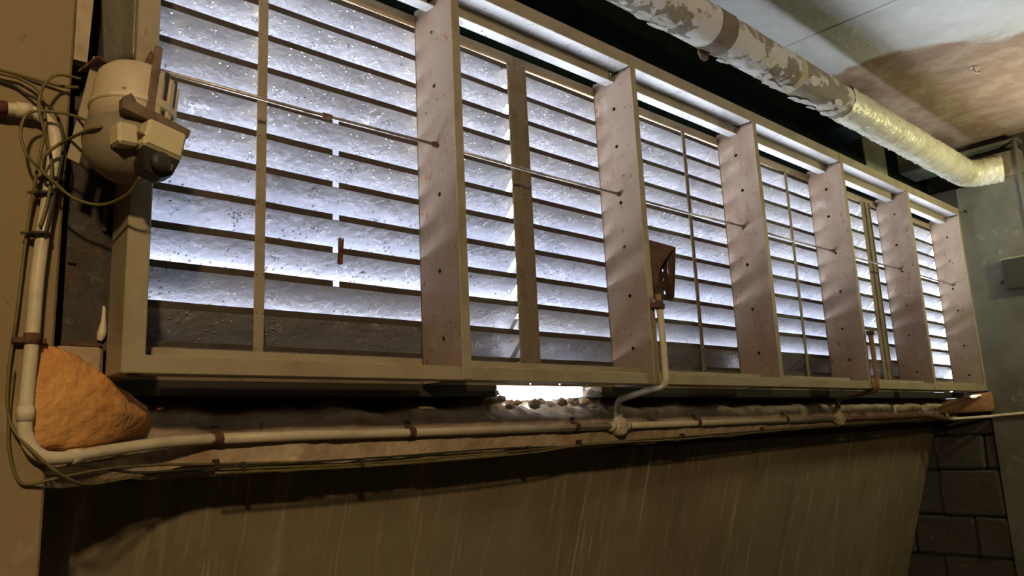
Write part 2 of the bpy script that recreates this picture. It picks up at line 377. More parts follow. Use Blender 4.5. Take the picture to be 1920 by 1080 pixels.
# rough stone courses of the recessed wall low on the right
rec = bpy.data.objects.new('wall_recess', None); COL.objects.link(rec); rec.location = (RX, .4, -1.9); struct(rec)
MB().box((RX+.16, .03, -1.9), (RX+.3, 1.05, .02)).build('backing', ROOMD, rec)
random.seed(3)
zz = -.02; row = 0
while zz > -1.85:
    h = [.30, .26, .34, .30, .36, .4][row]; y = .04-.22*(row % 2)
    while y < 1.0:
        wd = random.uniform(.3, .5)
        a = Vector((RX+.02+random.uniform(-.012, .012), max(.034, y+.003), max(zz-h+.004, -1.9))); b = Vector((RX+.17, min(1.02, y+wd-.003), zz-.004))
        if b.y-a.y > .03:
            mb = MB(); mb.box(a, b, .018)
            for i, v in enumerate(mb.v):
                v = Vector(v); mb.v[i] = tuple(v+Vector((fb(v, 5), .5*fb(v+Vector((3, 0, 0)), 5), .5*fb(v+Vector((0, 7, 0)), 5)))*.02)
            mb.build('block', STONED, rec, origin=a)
        y += wd
    zz -= h; row += 1
# above the window: lintel wall in painted shade, lit strip in paler green, joist stubs
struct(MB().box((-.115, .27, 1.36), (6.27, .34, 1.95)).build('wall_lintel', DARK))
struct(MB().box((5.06, .255, 1.43), (5.43, .27, 1.95), .003).build('trim_4', PALEG))  # lit stretch of wall, its light put into a paler green
struct(MB().box((5.70, .05, 1.70), (6.02, .27, 1.95), .006).build('trim_5', mat('dull_green_joist', (.06, .07, .035), .9, 0, [((.09, .09, .05), 4, .45, .7, one, 5)], (25, .4))))
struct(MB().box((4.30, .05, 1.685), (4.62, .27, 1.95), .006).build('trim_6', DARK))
# left jamb behind the plate
struct(MB().box((-.095, .215, -.0), (.0735, .5, 1.36)).build('wall_jamb', ROOMD))
struct(MB().box((-.095, .13, -.03), (.0205, .262, .074), .01).build('trim_9', UPST))

# ------------------------------------------------------------------ window frame
fr = thing('louvre_window_frame', 'long grey-beige steel window frame with seven deep upright posts and rails', 'window frame', (XK[0], 0, 0))
random.seed(11)
hz = [.14, .36, .60, .80, 1.02, 1.22]
for i, x in enumerate(XK):
    if i == 0:
        mb = MB(); mb.box((.021, 0, 0), (.073, .12, H), .003); mb.box((.05, .12, 0.0), (.073, D, H))
        mb.build('post', FRAME, fr, origin=(x, 0, 0)); continue
    # hollow box post: drilled face to the left, flanges, closed back
    pz = [z+random.uniform(-.03, .03) for z in hz]
    pt = bpy.data.objects.new('post', None)
    mb = MB()
    holes = [(.105+random.uniform(-.012, .008), z, .0085 if random.random() < .8 else .006) for z in pz]
    mb.plate((x, 0, .004), (0, 1, 0), (0, 0, 1), (1, 0, 0), (.0, D, 0, FT-.012-.004), holes, .004)
    po = mb.build('post', FIN, fr, origin=(x, 0, 0))
    mb = MB()
    mb.box((x-.0035, -.004, 0.004), (x+.032, .002, H), .0015)
    mb.box((x+.028, .002, 0.004), (x+.032, D, FT-.014)); mb.box((x, D-.003, .004), (x+.032, D+.002, FT-.014))
    mb.box((x, .002, FT-.014), (x+.03, D, FT-.010))
    mb.build('flange', FRAME, po, origin=(x, 0, 0))
    b2 = MB()                                             # dark pipes of rust: bolt stubs in the smaller holes
    for (u, z, r) in holes:
        if r < .007: b2.lathe([(.0055, 0), (.0055, .004), (.003, .006)], 8, Matrix.Translation((x-.001, u, z)) @ Matrix.Rotation(-pi/2, 4, 'Y'))
    if b2.v: b2.build('bolt', RUST, po)
segs = [(XK[i], XK[i+1]) for i in range(6)]
for i, (a, b) in enumerate(segs):
    a0 = (a+.033) if i else a+.002; b0 = b-.001
    # bottom rail, front channel and inner step
    mb = MB(); mb.box((a0-.034, -.002, 0), (b0+.003, .05, .043), .002); mb.build('bottom_rail', FRAME, fr)
    e = b0-.12 if i in (0, 3) else b0-.02
    MB().box((a0+.03, .05, .0), (e, .064, .068 if i < 2 else .062), .0015).build('bottom_rail_step', FRAME, fr)
    # top rail: front flange, soffit, back flange
    MB().box((a0, -.002, FT-.003), (b0-.003, .004, H), .0015).build('top_rail_face', FRAME, fr)
    mb = MB(); mb.box((a0, .0045, FT), (b0, .085, FT+.005)); mb.box((a0, .08, FT+.005), (b0, .085, H)); mb.build('top_rail', RAIL, fr)
    mb = MB(); mb.box((a0, .087, 1.316), (b0-.035, .091, FT+.03), .001); mb.build('inner_rail_face', FRAME, fr)
    mb = MB(); mb.box((a0, .0915, 1.317), (b0, .138, 1.321)); mb.box((a0, .134, 1.321), (b0, .138, FT+.03)); mb.build('inner_rail', RAIL, fr)
# rear sill plate with its daylight holes, hung behind the rail
mb = MB(); mb.plate((0, .236, 0), (0, 0, 1), (1, 0, 0), (0, 1, 0), (.007, .055, XK[0], 6.0), [(.0170, 1.537, .006), (.0170, 1.697, .006), (.0170, 1.858, .005)], .003)
mb.build('sill_plate', BAR, fr)

# ------------------------------------------------------------------ louvre panels
PITCH = .1075; Z0 = .107; NB = 12; LIP = .020; YB = .2165
def blade_mesh(x0, x1, notch=None, seed=0):
    mb = MB(); mb.lip = []; n = max(6, int((x1-x0)/.09)); t = .0018; rnd = random.Random(seed); ph = rnd.uniform(0, 40)
    prof = [(0, 0), (0, -LIP), (.088, -LIP-.088), (.088+.0, -LIP-.098)]
    prof2 = [(t, 0), (t, -LIP+.001), (.088+t, -LIP-.086), (.088+t, -LIP-.098)]
    ring = prof+prof2[::-1]
    xs = [x0+(x1-x0)*i/n for i in range(n+1)]
    cuts = []
    if notch:
        xs = sorted(xs+[notch-.012, notch+.010])
    for i in range(len(xs)-1):
        if notch and xs[i] >= notch-.0121 and xs[i+1] <= notch+.0101: rg = [(0, -LIP+.002)]+prof[1:]+prof2[:0:-1]+[(t, -LIP+.002)]
        else: rg = ring
        vs = []
        for x in (xs[i], xs[i+1]):
            for k, (y, z) in enumerate(rg):
                w_ = .0022*sin(x*5.1+ph)+.0012*sin(x*17+ph*2)
                vs.append((x, y, z+w_*(0.4 if z > -LIP-.001 else 1)))
        m_ = len(rg)
        fs = [(k, (k+1) % m_, m_+(k+1) % m_, m_+k) for k in range(m_)]
        fs += [tuple(range(m_)), tuple(range(m_, 2*m_))]
        n0 = len(mb.f); mb.add(vs, fs); mb.lip += [n0, n0+m_-1, n0+m_-2]
    return mb
def blade_build(mb, t):
    o = mb.build('blade', BLADE, t); o.data.materials.append(LIPM)
    for i in mb.lip: o.data.polygons[i].material_index = 1
    return o
def panel(x0, x1, label, bars, right_gap, seed, notches=()):
    """x0..x1 clear; stiles at each end; bars = centre bars (x0, x1)"""
    t = thing('louvre_panel', label, 'louvre panel', ((x0+x1)/2, YB, .06), 'louvre panels side by side')
    protos = []
    for k in range(2):
        protos.append(blade_mesh(x0+.004, x1-right_gap, None, seed*7+k))
    base = None
    for i in range(NB):
        z = Z0+PITCH*i
        if i in notches:
            o = blade_mesh(x0+.004, x1-right_gap, .697, seed*7); o = blade_build(o, t)
        else:
            if i < 2 or base is None:
                base = blade_build(protos[i % 2], t); o = base
            else:
                o = base.copy(); COL.objects.link(o)
        o.location = Vector((0, YB, z))-t.location
        if i == 0: o.scale = (1, .75, .72)
        rr = random.Random(seed*100+i)
        o.rotation_euler = (rr.uniform(-.035, .035), rr.uniform(-.0012, .0012), 0)
    MB().box((x0, YB-.008, Z0+PITCH*(NB-1)+.0035), (x1, YB+.012, 1.334), .0015).build('top_bar', LIPTOP, t)
    MB().box((x0, YB-.004, .03), (x1, YB+.014, .072), .0015).build('bottom_bar', BAR, t)
    for bi, (a, b) in enumerate(bars):
        bo = MB(); bo.box((a, YB-.010, .06), (b, YB-.004, 1.30), .001)
        if b-a > .04: bo.box((b-.004, YB-.018, .06), (b, YB-.01, 1.30))
        bb = bo.build('centre_bar' if bi == 0 and seed in (1, 2, 3) else 'stile', FRAME if seed == 1 and bi == 0 else BAR, t)
        rv = MB()
        for i in range(NB):
            z = Z0+PITCH*i-.012
            for xx in (a+.006, b-.006):
                rv.lathe([(.0035, 0), (.003, .002), (.0015, .003)], 7, Matrix.Translation((xx, YB-.010, z+random.uniform(-.004, .004))) @ Matrix.Rotation(pi/2, 4, 'X'))
        r_ = rv.build('rivets', STEEL, bb, kind='stuff')
    return t
P1 = panel(.075, 1.508, 'leftmost louvre panel of broad slats, behind the motor and first tall post', [(.427, .457), (1.466, 1.508)], .018, 1, notches=(2, 3, 4, 5, 6, 7))
P2 = panel(1.512, 3.15, 'second louvre panel from the left, behind the rusty bracket', [(2.655, 2.680), (1.512, 1.560), (3.115, 3.15)], .045, 2)
P3 = panel(3.154, 4.79, 'third louvre panel from the left, its slats between the two conduit risers', [(3.69, 3.715), (3.154, 3.19), (4.735, 4.79)], .006, 3)
P4 = panel(4.794, 6.075, 'rightmost louvre panel of slats beside the dark end wall', [(4.794, 4.86)], .003, 4)
# rust strip hanging on the slats of the first panel
mb = MB(); mb.prism([(.690, .190, .452), (.699, .189, .455), (.703, .190, .447), (.709, .189, .456), (.708, .193, .41), (.707, .196, .372), (.699, .197, .369), (.690, .196, .376), (.692, .193, .41)], (0, .004, 0))
tag(mb.build('rust_strip', RUST), 'small torn rusty strip stuck upright on the first louvre panel', 'metal strip')
# bird mesh at the back of the panels, seen in the top gap
mb = MB()
for k in range(int(5.9/.012)):
    x = .09+k*.012; mb.box((x, .33, 1.22), (x+.0016, .3316, 1.36))
for z in (1.225, 1.25, 1.275, 1.30, 1.325, 1.35): mb.box((.09, .3317, z), (6.0, .333, z+.0016))
bm_ = mb.build('bird_mesh', STEEL, fr, kind='stuff')

# ------------------------------------------------------------------ tie rods through the posts
ords = ['first', 'second', 'third', 'fourth', 'fifth', 'sixth']
zr = [.805, .809, .812, .823, .826, .832, .822]
for i, (a, b) in enumerate(segs):
    A = Vector((a+(.034 if i else .004), .107, zr[i])); B = Vector((b-.001, .107, zr[i+1]))
    t = thing('tie_rod', ['thin steel tie rod with coupling, from behind the motor to the first tall post',
        'thin tie rod crossing the louvres between first and second tall posts',
        'thin tie rod just above the rusty bracket, between second and third tall posts',
        'thin tie rod between the third and fourth tall posts',
        'thin tie rod between the fourth and fifth tall posts',
        'thin tie rod in the last bay at the dark end wall'][i], 'rod', A, 'tie rods through the posts')
    MB().tube([A, A.lerp(B, .5)+Vector((0, 0, -.004)), B], .0058, 8).build('rod', STEEL, t)
    nt_ = MB(); Rx = Matrix.Rotation(-pi/2, 4, 'Y')
    nt_.lathe([(.011, 0), (.011, .009)], 6, Matrix.Translation(B+Vector((-.001, 0, 0))) @ Rx, smooth=False)
    nt_.build('nut', RUST, t)
    if i == 0:
        c = A.lerp(B, .56)+Vector((0, 0, -.004)); MB().lathe([(.0105, -.014), (.0105, .014)], 6, Matrix.Translation(c) @ Rx, smooth=False).build('coupling_nut', RUST, t)

# ------------------------------------------------------------------ overhead pipe
PY, PZ, PR = -.093, 1.672, .098
def pipe_seg(x0, x1, r, seed, wr, m, name, parent, n=40, crumple=0.0):
    mb = MB(); nu = max(4, int((x1-x0)/.011))
    def fn(u, v):
        x = x0+(x1-x0)*u; a = 2*pi*v
        d = .0022*fb((x*1.2+seed, cos(a), sin(a)), 3.5)+wr*abs(fb((x*2.2+seed+.25*sin(a*2), cos(a)*.35, sin(a)*.35), 9, 3))
        d += crumple*(sin(x*70+2*sin(a+seed)+4*fb((x, cos(a), sin(a)), 2))**2)*(.5+.5*fb((x, 4, cos(a)), 4))
        rr = r+d
        return Vector((x, PY+rr*cos(a), PZ+rr*sin(a)))
    grid(mb, fn, nu, n); 
    for xx in (x0, x1):
        i0 = len(mb.v); mb.add([(xx, PY+r*cos(2*pi*k/n), PZ+r*sin(2*pi*k/n)) for k in range(n)], [tuple(range(n))])
    return mb.build(name, m, parent)
pp = thing('lagged_pipe', 'fat overhead pipe in peeling pale lagging, running along under the ceiling', 'pipe', (0, PY, PZ))
pipe_seg(-2.5, 2.47, PR+.003, 0, .004, PIPEM, 'lagging', pp)
pipe_seg(2.47, 3.86, PR-.002, 5, .006, PIPEM, 'lagging', pp)
pipe_seg(3.86, 4.72, PR+.001, 9, .013, FOIL, 'foil_lagging', pp)
pipe_seg(4.72, 6.0, PR-.002, 13, .010, FOIL, 'crumpled_lagging', pp, crumple=.012)
pipe_seg(2.47, 2.60, PR+.0055, 2, .002, WRAP, 'wrap_band', pp)
pipe_seg(3.235, 3.285, PR+.003, 3, .001, mat('cream_tape', (.62, .53, .34), .7, 0, [((.5, .42, .26), 12, .5, .7, one, 4)]), 'tape_band', pp)
mb = MB(); mb.prism([(2.49, PY+.06, PZ-.075), (2.57, PY+.06, PZ-.075), (2.575, PY+.075, PZ-.115), (2.55, PY+.07, PZ-.128), (2.515, PY+.07, PZ-.122), (2.495, PY+.068, PZ-.10)], (0, -.012, 0))
mb.build('wrap_tab', WRAP, pp)
# peeling flakes that stand off the lagging
random.seed(21)
for k in range(26):
    x = random.choice([random.uniform(1.9, 2.42), random.uniform(2.65, 3.8), random.uniform(2.65, 3.8)]); a = random.uniform(-2.7, -.9)
    mb = MB(); n = 9; sx = random.uniform(.03, .075); sa = random.uniform(.12, .34); c = []
    for ring_ in (1.0,):
        for j in range(n):
            q = 2*pi*j/n; f = random.uniform(.65, 1.15)
            c.append((x+sx*f*cos(q), a+sa*f*sin(q), .0065+max(0, cos(q-2.0))*.008))
    cen = (x, a, .0075)
    P_ = lambda q: Vector((q[0], PY+(PR+q[2])*cos(q[1]), PZ+(PR+q[2])*sin(q[1])))
    vs = [P_(cen)]+[P_(q) for q in c]+[P_((q[0], q[1], q[2]-.0018)) for q in c]
    fs = [(0, 1+j, 1+(j+1) % n) for j in range(n)]+[(1+j, 1+n+j, 1+n+(j+1) % n, 1+(j+1) % n) for j in range(n)]+[tuple(1+n+j for j in range(n))]
    mb.add(vs, fs); mb.build('paint_flake', mat('white_paint_flake', (.70, .67, .61), .7, 0, [((.55, .51, .43), 14, .5, .7, one, 4)]) if k == 0 else bpy.data.materials['white_paint_flake'], pp)
# bent end going into the wall
mb = MB(); el = smooth_path([(5.98, PY, PZ), (6.04, PY-.01, PZ), (6.10, PY-.06, PZ-.002), (6.13, PY-.14, PZ), (6.16, PY-.22, PZ)], 6)
mb.tube(el, [PR+.003+.006*sin(i*2.1)**2 for i in range(len(el))], 32); mb.build('pipe_elbow', FOIL, pp)

# ------------------------------------------------------------------ conduits, straps, boxes
def strap(x, y, z, r, parent, axis='x'):
    mb = MB(); n = 9
    for k in range(n):
        pass
    if axis == 'x':
        arc = [(x, y-(r+.0025)*sin(pi*k/n), z+(r+.0025)*cos(pi*k/n)) for k in range(n+1)]
        arc = [(x, y+.018, z+r+.022), (x, y+.016, z+r+.010)]+arc+[(x, y+.018, z-r-.006)]
        for k in range(len(arc)-1):
            p, q = Vector(arc[k]), Vector(arc[k+1])
            mb.prism([p+Vector((-.012, 0, 0)), p+Vector((.012, 0, 0)), q+Vector((.012, 0, 0)), q+Vector((-.012, 0, 0))], Vector((0, -.0025, .0005)))
    else:
        mb.tube([(x, y, z-.012), (x, y, z+.012)], r+.003, 14); mb.box((x-r-.022, y+.004, z-.008), (x+r+.014, y+.02, z+.004))
    return mb.build('strap', RUST, parent)
main = [(-0.4462, 0.055, 0.5815), (-0.2402, 0.055, 0.5878), (-0.19, 0.055, 0.5941), (-0.1534, 0.055, 0.5847), (-0.1325, 0.055, 0.5543), (-0.1283, 0.055, 0.5), (-0.144, 0.055, 0.2375), (-0.1461, 0.055, 0.0702), (-0.1492, 0.055, -0.0909),
        (-0.1429, 0.055, -0.1379), (-0.1199, 0.055, -0.1714), (-0.0761, 0.065, -0.1819), (0.0368, 0.1295, -0.1696), (0.1735, 0.1841, -0.1557), (0.335, 0.24, -0.149)]
cd = thing('conduit', 'cream conduit that drops beside the motor and runs along the wall under the window', 'conduit', (-.15, -.03, .2))
CR = .0145
mb = MB(); mb.tube(smooth_path(main, 6), CR, 14); mb.build('bent_pipe', CREAM, cd)
mb = MB(); mb.tube([(.33, .240, -.149), (.587, .243, -.148), (1.0, .243, -.151), (2.0, .243, -.153)], CR, 14); mb.build('straight_pipe', CREAM, cd)
mb = MB(); mb.tube([(2.10, .243, -.153), (3.0, .243, -.154), (4.04, .243, -.157)], CR-.001, 12); mb.build('straight_pipe', CREAM, cd)
mb = MB(); mb.tube(smooth_path([(4.14, .243, -.157), (4.9, .243, -.160), (5.4, .243, -.157), (5.6, .238, -.170), (5.82, .22, -.187)], 5), CR-.003, 12); mb.build('straight_pipe', BROWNP, cd)
for x in (.345, .985, 1.78, 2.62, 3.45): strap(x, .243, -.150, CR, cd)
strap(-0.1461, 0.055, 0.0754, CR, cd, 'z')
MB().tube([(-.30, .055, .583), (-.228, .055, .5893)], CR+.002, 14).build('coupling', mat('maroon_band', (.16, .05, .035), .7), cd)
MB().tube([(-0.2109, 0.055, 0.592), (-0.1806, 0.055, 0.5941)], CR+.003, 14).build('coupling', CREAM, cd)
MB().tube([(-0.1487, 0.055, -0.07), (-0.1487, 0.055, -0.1013)], CR+.0025, 14).build('coupling', CREAM, cd)
MB().tube([(-0.0543, 0.08, -0.1808), (-0.0194, 0.1019, -0.1772)], CR+.0025, 14).build('coupling', CREAM, cd)
# right-hand conduit along the end wall
c2 = thing('conduit', 'pale conduit running along the dark end wall from the window corner', 'conduit', (5.9, .2, -.19))
MB().tube(smooth_path([(5.85, .235, -.13), (5.85, .232, -.165), (5.87, .222, -.187), (5.92, .18, -.190), (6.09, .03, -.185), (6.13, -.02, -.182), (6.135, -.25, -.172), (6.135, -1.5, -.125)], 5), .011, 12).build('pipe', CREAM, c2)
MB().tube([(5.875, .219, -.187), (5.905, .193, -.190)], .0145, 12).build('coupling', CREAM, c2)
# risers and junction boxes
def jbox(x, z, label):
    t = thing('junction_box', label, 'junction box', (x, .243, z), 'round conduit junction boxes')
    Ry = Matrix.Translation((x, .262, z)) @ Matrix.Rotation(pi/2, 4, 'X')
    MB().lathe([(.040, 0), (.040, .032), (.037, .035)], 24, Ry).build('body', CREAM, t)
    MB().lathe([(.036, .035), (.036, .040), (.030, .043)], 24, Ry).build('lid', CREAM, t)
    mb = MB()
    for s_ in (-1, 1): mb.tube([(x+s_*.034, .243, z), (x+s_*.062, .243, z)], .019, 12)
    mb.tube([(x, .243, z+.032), (x, .243, z+.062)], .019, 12); mb.build('spout', CREAM, t)
    for s_ in (-1, 1): MB().lathe([(.005, .043), (.004, .046)], 8, Ry @ Matrix.Translation((s_*.022, s_*.008, 0))).build('screw', STEEL, t)
    return t
jbox(2.05, -.155, 'round cream junction box nearer the bright hole in the wall')
jbox(4.09, -.158, 'smaller looking round junction box farther along, below the fourth tall post')
def riser(x, label, m, ztop_, xt):
    t = thing('conduit_riser', label, 'conduit', (x, .243, -.1))
    p = [(x, .243, -.095), (x, .243, -.070), (x, .235, -.050), (x, .205, -.040), (x, .06, -.016), (x+(xt-x)*.6, .0, -.008), (xt, -.022, .012), (xt, -.024, .05), (xt, -.024, .2), (xt, -.022, ztop_)]
    MB().tube(smooth_path(p, 6), CR-.001, 14).build('pipe', m, t)
    MB().tube([(x, .243, -.098), (x, .243, -.082)], CR+.002, 14).build('coupling', m, t)
    return t
r1 = riser(2.05, 'cream conduit riser bending out and up from the nearer junction box to the rusty bracket', CREAM, .31, 2.035)
mb = MB(); mb.tube([(2.035, -.022, .300), (2.035, -.022, .335)], .0175, 10); mb.box((1.99, -.036, .303), (2.055, -.006, .325), .003)
mb.build('clamp', RUST, r1)
MB().tube([(2.035, -.022, .325), (2.034, -.018, .362)], .012, 10).build('threaded_end', BROWNP, r1)
MB().tube(smooth_path([(1.965, -.012, .345), (1.985, -.025, .338), (2.02, -.042, .322), (2.05, -.045, .318)], 4), .0015, 6).build('wire', STEEL, r1)
r2_ = riser(4.09, 'brown-stained conduit riser in front of the fourth tall post', BROWNP, .32, 4.045)
MB().lathe([(.022, -.012), (.022, .012)], 10, Matrix.Translation((4.045, -.022, .32))).build('clamp', RUST, r2_)

# ------------------------------------------------------------------ rusty folded bracket on post two
bk = thing('rusty_bracket', 'rusty folded steel bracket with holes, fixed on the second tall post', 'bracket', (2.03, 0, .36))
MB().prism([(2.028, -.006, .592), (2.195, -.012, .584), (2.13, -.011, .535), (2.078, -.009, .475), (2.048, -.006, .40), (2.028, -.006, .39)], (0, .004, 0)).build('front_flap', RUST, bk)
mb = MB()
hl = [(.085, .405, .0075), (.150, .448, .0075), (.085, .487, .011), (.150, .492, .0075), (.160, .545, .0075)]
mb.plate((2.032, .05, 0), (1, 0, 0), (0, 0, 1), (0, 1, 0), (0, .192, .363, .432), [(.150, .395, .009)], .004)
mb.plate((2.032, .05, 0), (1, 0, 0), (0, 0, 1), (0, 1, 0), (0, .186, .432, .470), [(.148, .452, .0075)], .004)
mb.plate((2.032, .05, 0), (1, 0, 0), (0, 0, 1), (0, 1, 0), (0, .110, .470, .59), [(.086, .488, .011)], .004)
mb.plate((2.032, .05, 0), (1, 0, 0), (0, 0, 1), (0, 1, 0), (.110, .180, .470, .59), [(.148, .492, .0075), (.152, .548, .0075)], .004)
mb.build('back_plate', RUSTD, bk)
MB().prism([(2.195, -.012, .584), (2.214, .054, .59), (2.226, .054, .362), (2.222, .035, .38), (2.208, .008, .50)], (.004, 0, 0)).build('side_flange', RUST, bk)
MB().box((2.03, -.008, .352), (2.05, .054, .366), .002).build('lug', RUST, bk)

# ------------------------------------------------------------------ orange mortar fillets under both frame ends
def lump(bottom, topc, bulge, name, m, back, nu=26, nv=18, seed=0, taper=.0):
    B_ = smooth_path(bottom, 12); T_ = smooth_path(topc, 12)
    mb = MB()
    def samp(L_, u):
        f = u*(len(L_)-1); i = min(int(f), len(L_)-2); return L_[i].lerp(L_[i+1], f-i)
    def fn(u, v):
        p = samp(B_, u).lerp(samp(T_, u), v)
        k = (max(0, sin(pi*min(1, max(0, v))))**.6)*(max(0, sin(pi*(u*.90+.05)))**.5)
        p = p+Vector(bulge)*k
        d = .007*fb(p+Vector((seed, 0, 0)), 14)+.003*fb(p, 50)
        return p+Vector(bulge).normalized()*d
    grid(mb, fn, nu, nv)
    f0 = lambda u, v: fn(u, 1).lerp(fn(u, 1)+Vector(back), v)
    f1 = lambda u, v: fn(u, 0).lerp(fn(u, 0)+Vector(back), v)
    f2 = lambda u, v: fn(0, u).lerp(fn(0, u)+Vector(back), v)
    f3 = lambda u, v: fn(1, u).lerp(fn(1, u)+Vector(back), v)
    for f in (f0, f1): grid(mb, f, nu, 2)
    for f in (f2, f3): grid(mb, f, nv, 2)
    o = mb.build(name, m); bm = bmesh.new(); bm.from_mesh(o.data); bmesh.ops.remove_doubles(bm, verts=bm.verts[:], dist=.0006); bmesh.ops.recalc_face_normals(bm, faces=bm.faces[:]); bm.to_mesh(o.data); bm.free()
    for p in o.data.polygons: p.use_smooth = True
    return o
tag(lump([(-0.1483, 0.073, -0.1568), (-0.0411, 0.1065, -0.1652), (0.07, 0.164, -0.1474), (0.15, 0.235, -0.132)],
         [(-0.1431, 0.073, 0.069), (-0.0649, 0.09, 0.0543), (0.0342, 0.118, -0.0059), (0.1093, 0.1698, -0.048), (0.168, 0.235, -0.078)],
         (.012, -.030, .004), 'mortar_fillet', ORANGE, (.02, .16, 0)), 'bright orange rough mortar lump under the left end of the window', 'mortar lump')
tag(lump([(5.78, .262, -.145), (5.95, .16, -.150), (6.148, .00, -.150)],
         [(5.80, .262, -.10), (5.98, .16, -.05), (6.148, .00, -.004)],
         (-.01, -.02, 0), 'mortar_fillet', mat('brown_orange_mortar', (.30, .15, .06), .95, 0, [((.2, .1, .045), 9, .45, .68, one, 6)], (48, .8)), (.04, .1, 0), 18, 10, 4), 'dull brown-orange mortar wedge under the right end of the window', 'mortar lump')

# ------------------------------------------------------------------ rusty plate, sheet and bars left of the frame
pl = thing('steel_plate', 'blackened corroded steel plate upright between pilaster and window frame', 'plate', (-.03, .15, .06))
mb = MB()
def pfn(u, v): 
    x = -.072+.10*u+.004*(1-v); z = .078+.012*(0)+v*.62-.012*u*(1-v)
    return Vector((x, .150+.002*fb((x, 0, z), 20), z))
grid(mb, pfn, 12, 40); mb.add([pfn(0, 0), pfn(1, 0), pfn(1, 0)+Vector((0, .006, 0)), pfn(0, 0)+Vector((0, .006, 0))], [(0, 1, 2, 3)])
mb.add([pfn(0, 0), pfn(0, 1), pfn(0, 1)+Vector((0, .006, 0)), pfn(0, 0)+Vector((0, .006, 0))], [(0, 1, 2, 3)]); mb.build('plate_body', RUSTP, pl)
MB().box((-.070, .143, .0755), (.018, .149, .085), .001).build('rust_lip', RUST, pl)
mb = MB(); mb.tube(smooth_path([(.012, .143, .09), (.016, .140, .115), (.018, .142, .15), (.017, .143, .175)], 4), [.007, .008, .010, .011, .010, .009, .007, .006, .005, .005, .005, .004, .003][:13], 8); mb.build('peeled_strip', CREAM, pl)
MB().box((-.066, .140, .272), (-.050, .149, .279), .001).build('clip', BLACK, pl)
MB().box((.004, .135, .36), (.016, .149, .435), .003).build('clip', MOTORD, pl)
sh = thing('metal_sheet', 'bent dull grey metal sheet hanging above the motor', 'sheet', (0, .11, .78))
mb = MB()
def sfn(u, v):
    xl = -.062+.040*(1-v); x = xl+(.0185-xl)*u; z = .775+v*.60
    y = .118-.075*u-.015*max(0, u-.7)/.3+.004*fb((x, 0, z), 9)-.010*(1-v)*u
    return Vector((x, y, z))
grid(mb, sfn, 16, 24); o = mb.build('sheet_body', SHEET, sh)
md = o.modifiers.new('thick', 'SOLIDIFY'); md.thickness = .003; md.offset = 1
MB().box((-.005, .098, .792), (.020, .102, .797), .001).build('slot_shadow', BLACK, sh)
tag(MB().prism([(-.0955, .10, .77), (-.062, .10, .77), (-.050, .10, 1.12), (-.0955, .10, 1.12)], (0, .035, 0)).build('lit_edge_strip', mat('lit_edge_concrete', (.46, .37, .25), .9, 0, [((.36, .28, .18), 12, .45, .7, one, 5)], (50, .3))), 'lit pilaster edge above the motor, painted in a paler concrete colour', 'strip')  # pilaster's lit edge, with the light put into a paler colour

# ------------------------------------------------------------------ motor
MX, MY, MZ = -.012, -.102, .565
mo = thing('fan_motor', 'dusty beige electric motor bolted to the left end of the window frame', 'motor', (MX, MY, .40))
tilt = Matrix.Translation((MX, MY, MZ)) @ Matrix.Rotation(.10, 4, 'Y') @ Matrix.Rotation(-.06, 4, 'X')
R_ = .087
MB().lathe([(.02, .122), (.05, .119), (.070, .110), (.082, .096), (R_, .072), (R_, .022), (R_, -.03)], 44, tilt).build('drum', MOTOR, mo)
MB().lathe([(R_-.001, .020), (R_+.0035, .018), (R_+.0045, .013), (R_+.0035, .008), (R_-.001, .006)], 44, tilt).build('band', CREAM, mo)
MB().lathe([(R_-.002, -.030), (R_+.004, -.034), (R_+.006, -.070), (R_+.004, -.080), (.086, -.100), (.070, -.124), (.045, -.142), (.02, -.150)], 44, tilt).build('end_bell', mat('motor_bell_shade', (.26, .215, .15), .55, .1, [((.18, .145, .10), 10, .45, .7, one, 6)], (60, .2)), mo)  # bell faces down; its shade is put into a darker paint
# slotted guard on the right-hand side
for k, a in enumerate((-62, -38, -14, 10)):
    aa = math.radians(a)
    for (z0, z1) in ((.03, .10), (-.045, .005)):
        c = tilt @ Matrix.Rotation(aa, 4, 'Z')
        MB().box((R_-.004, -.0055, z0), (R_+.0012, .0055, z1), .001, c).build('slot', BLACK, mo)
for a in (-74, -50, -26, -2):
    c = tilt @ Matrix.Rotation(math.radians(a), 4, 'Z')
    MB().box((R_-.004, -.009, -.05), (R_+.003, .009, .088), .002, c).build('guard_rib', MOTOR, mo)
mb = MB()
for a in range(-80, 20, 8):
    c = tilt @ Matrix.Rotation(math.radians(a), 4, 'Z'); mb.box((R_-.002, -.008, .012), (R_+.0042, .008, .026), .001, c)
mb.build('guard_hoop', MOTOR, mo)
c = tilt @ Matrix.Rotation(math.radians(-84), 4, 'Z')
MB().box((R_-.003, -.007, -.04), (R_+.006, .010, .150), .002, c).build('strap_bar', MOTORD, mo)
c = tilt @ Matrix.Rotation(math.radians(-104), 4, 'Z')
MB().box((R_-.001, -.02, -.034), (R_+.002, .022, -.004), .0008, c).build('name_plate', BOXC, mo)
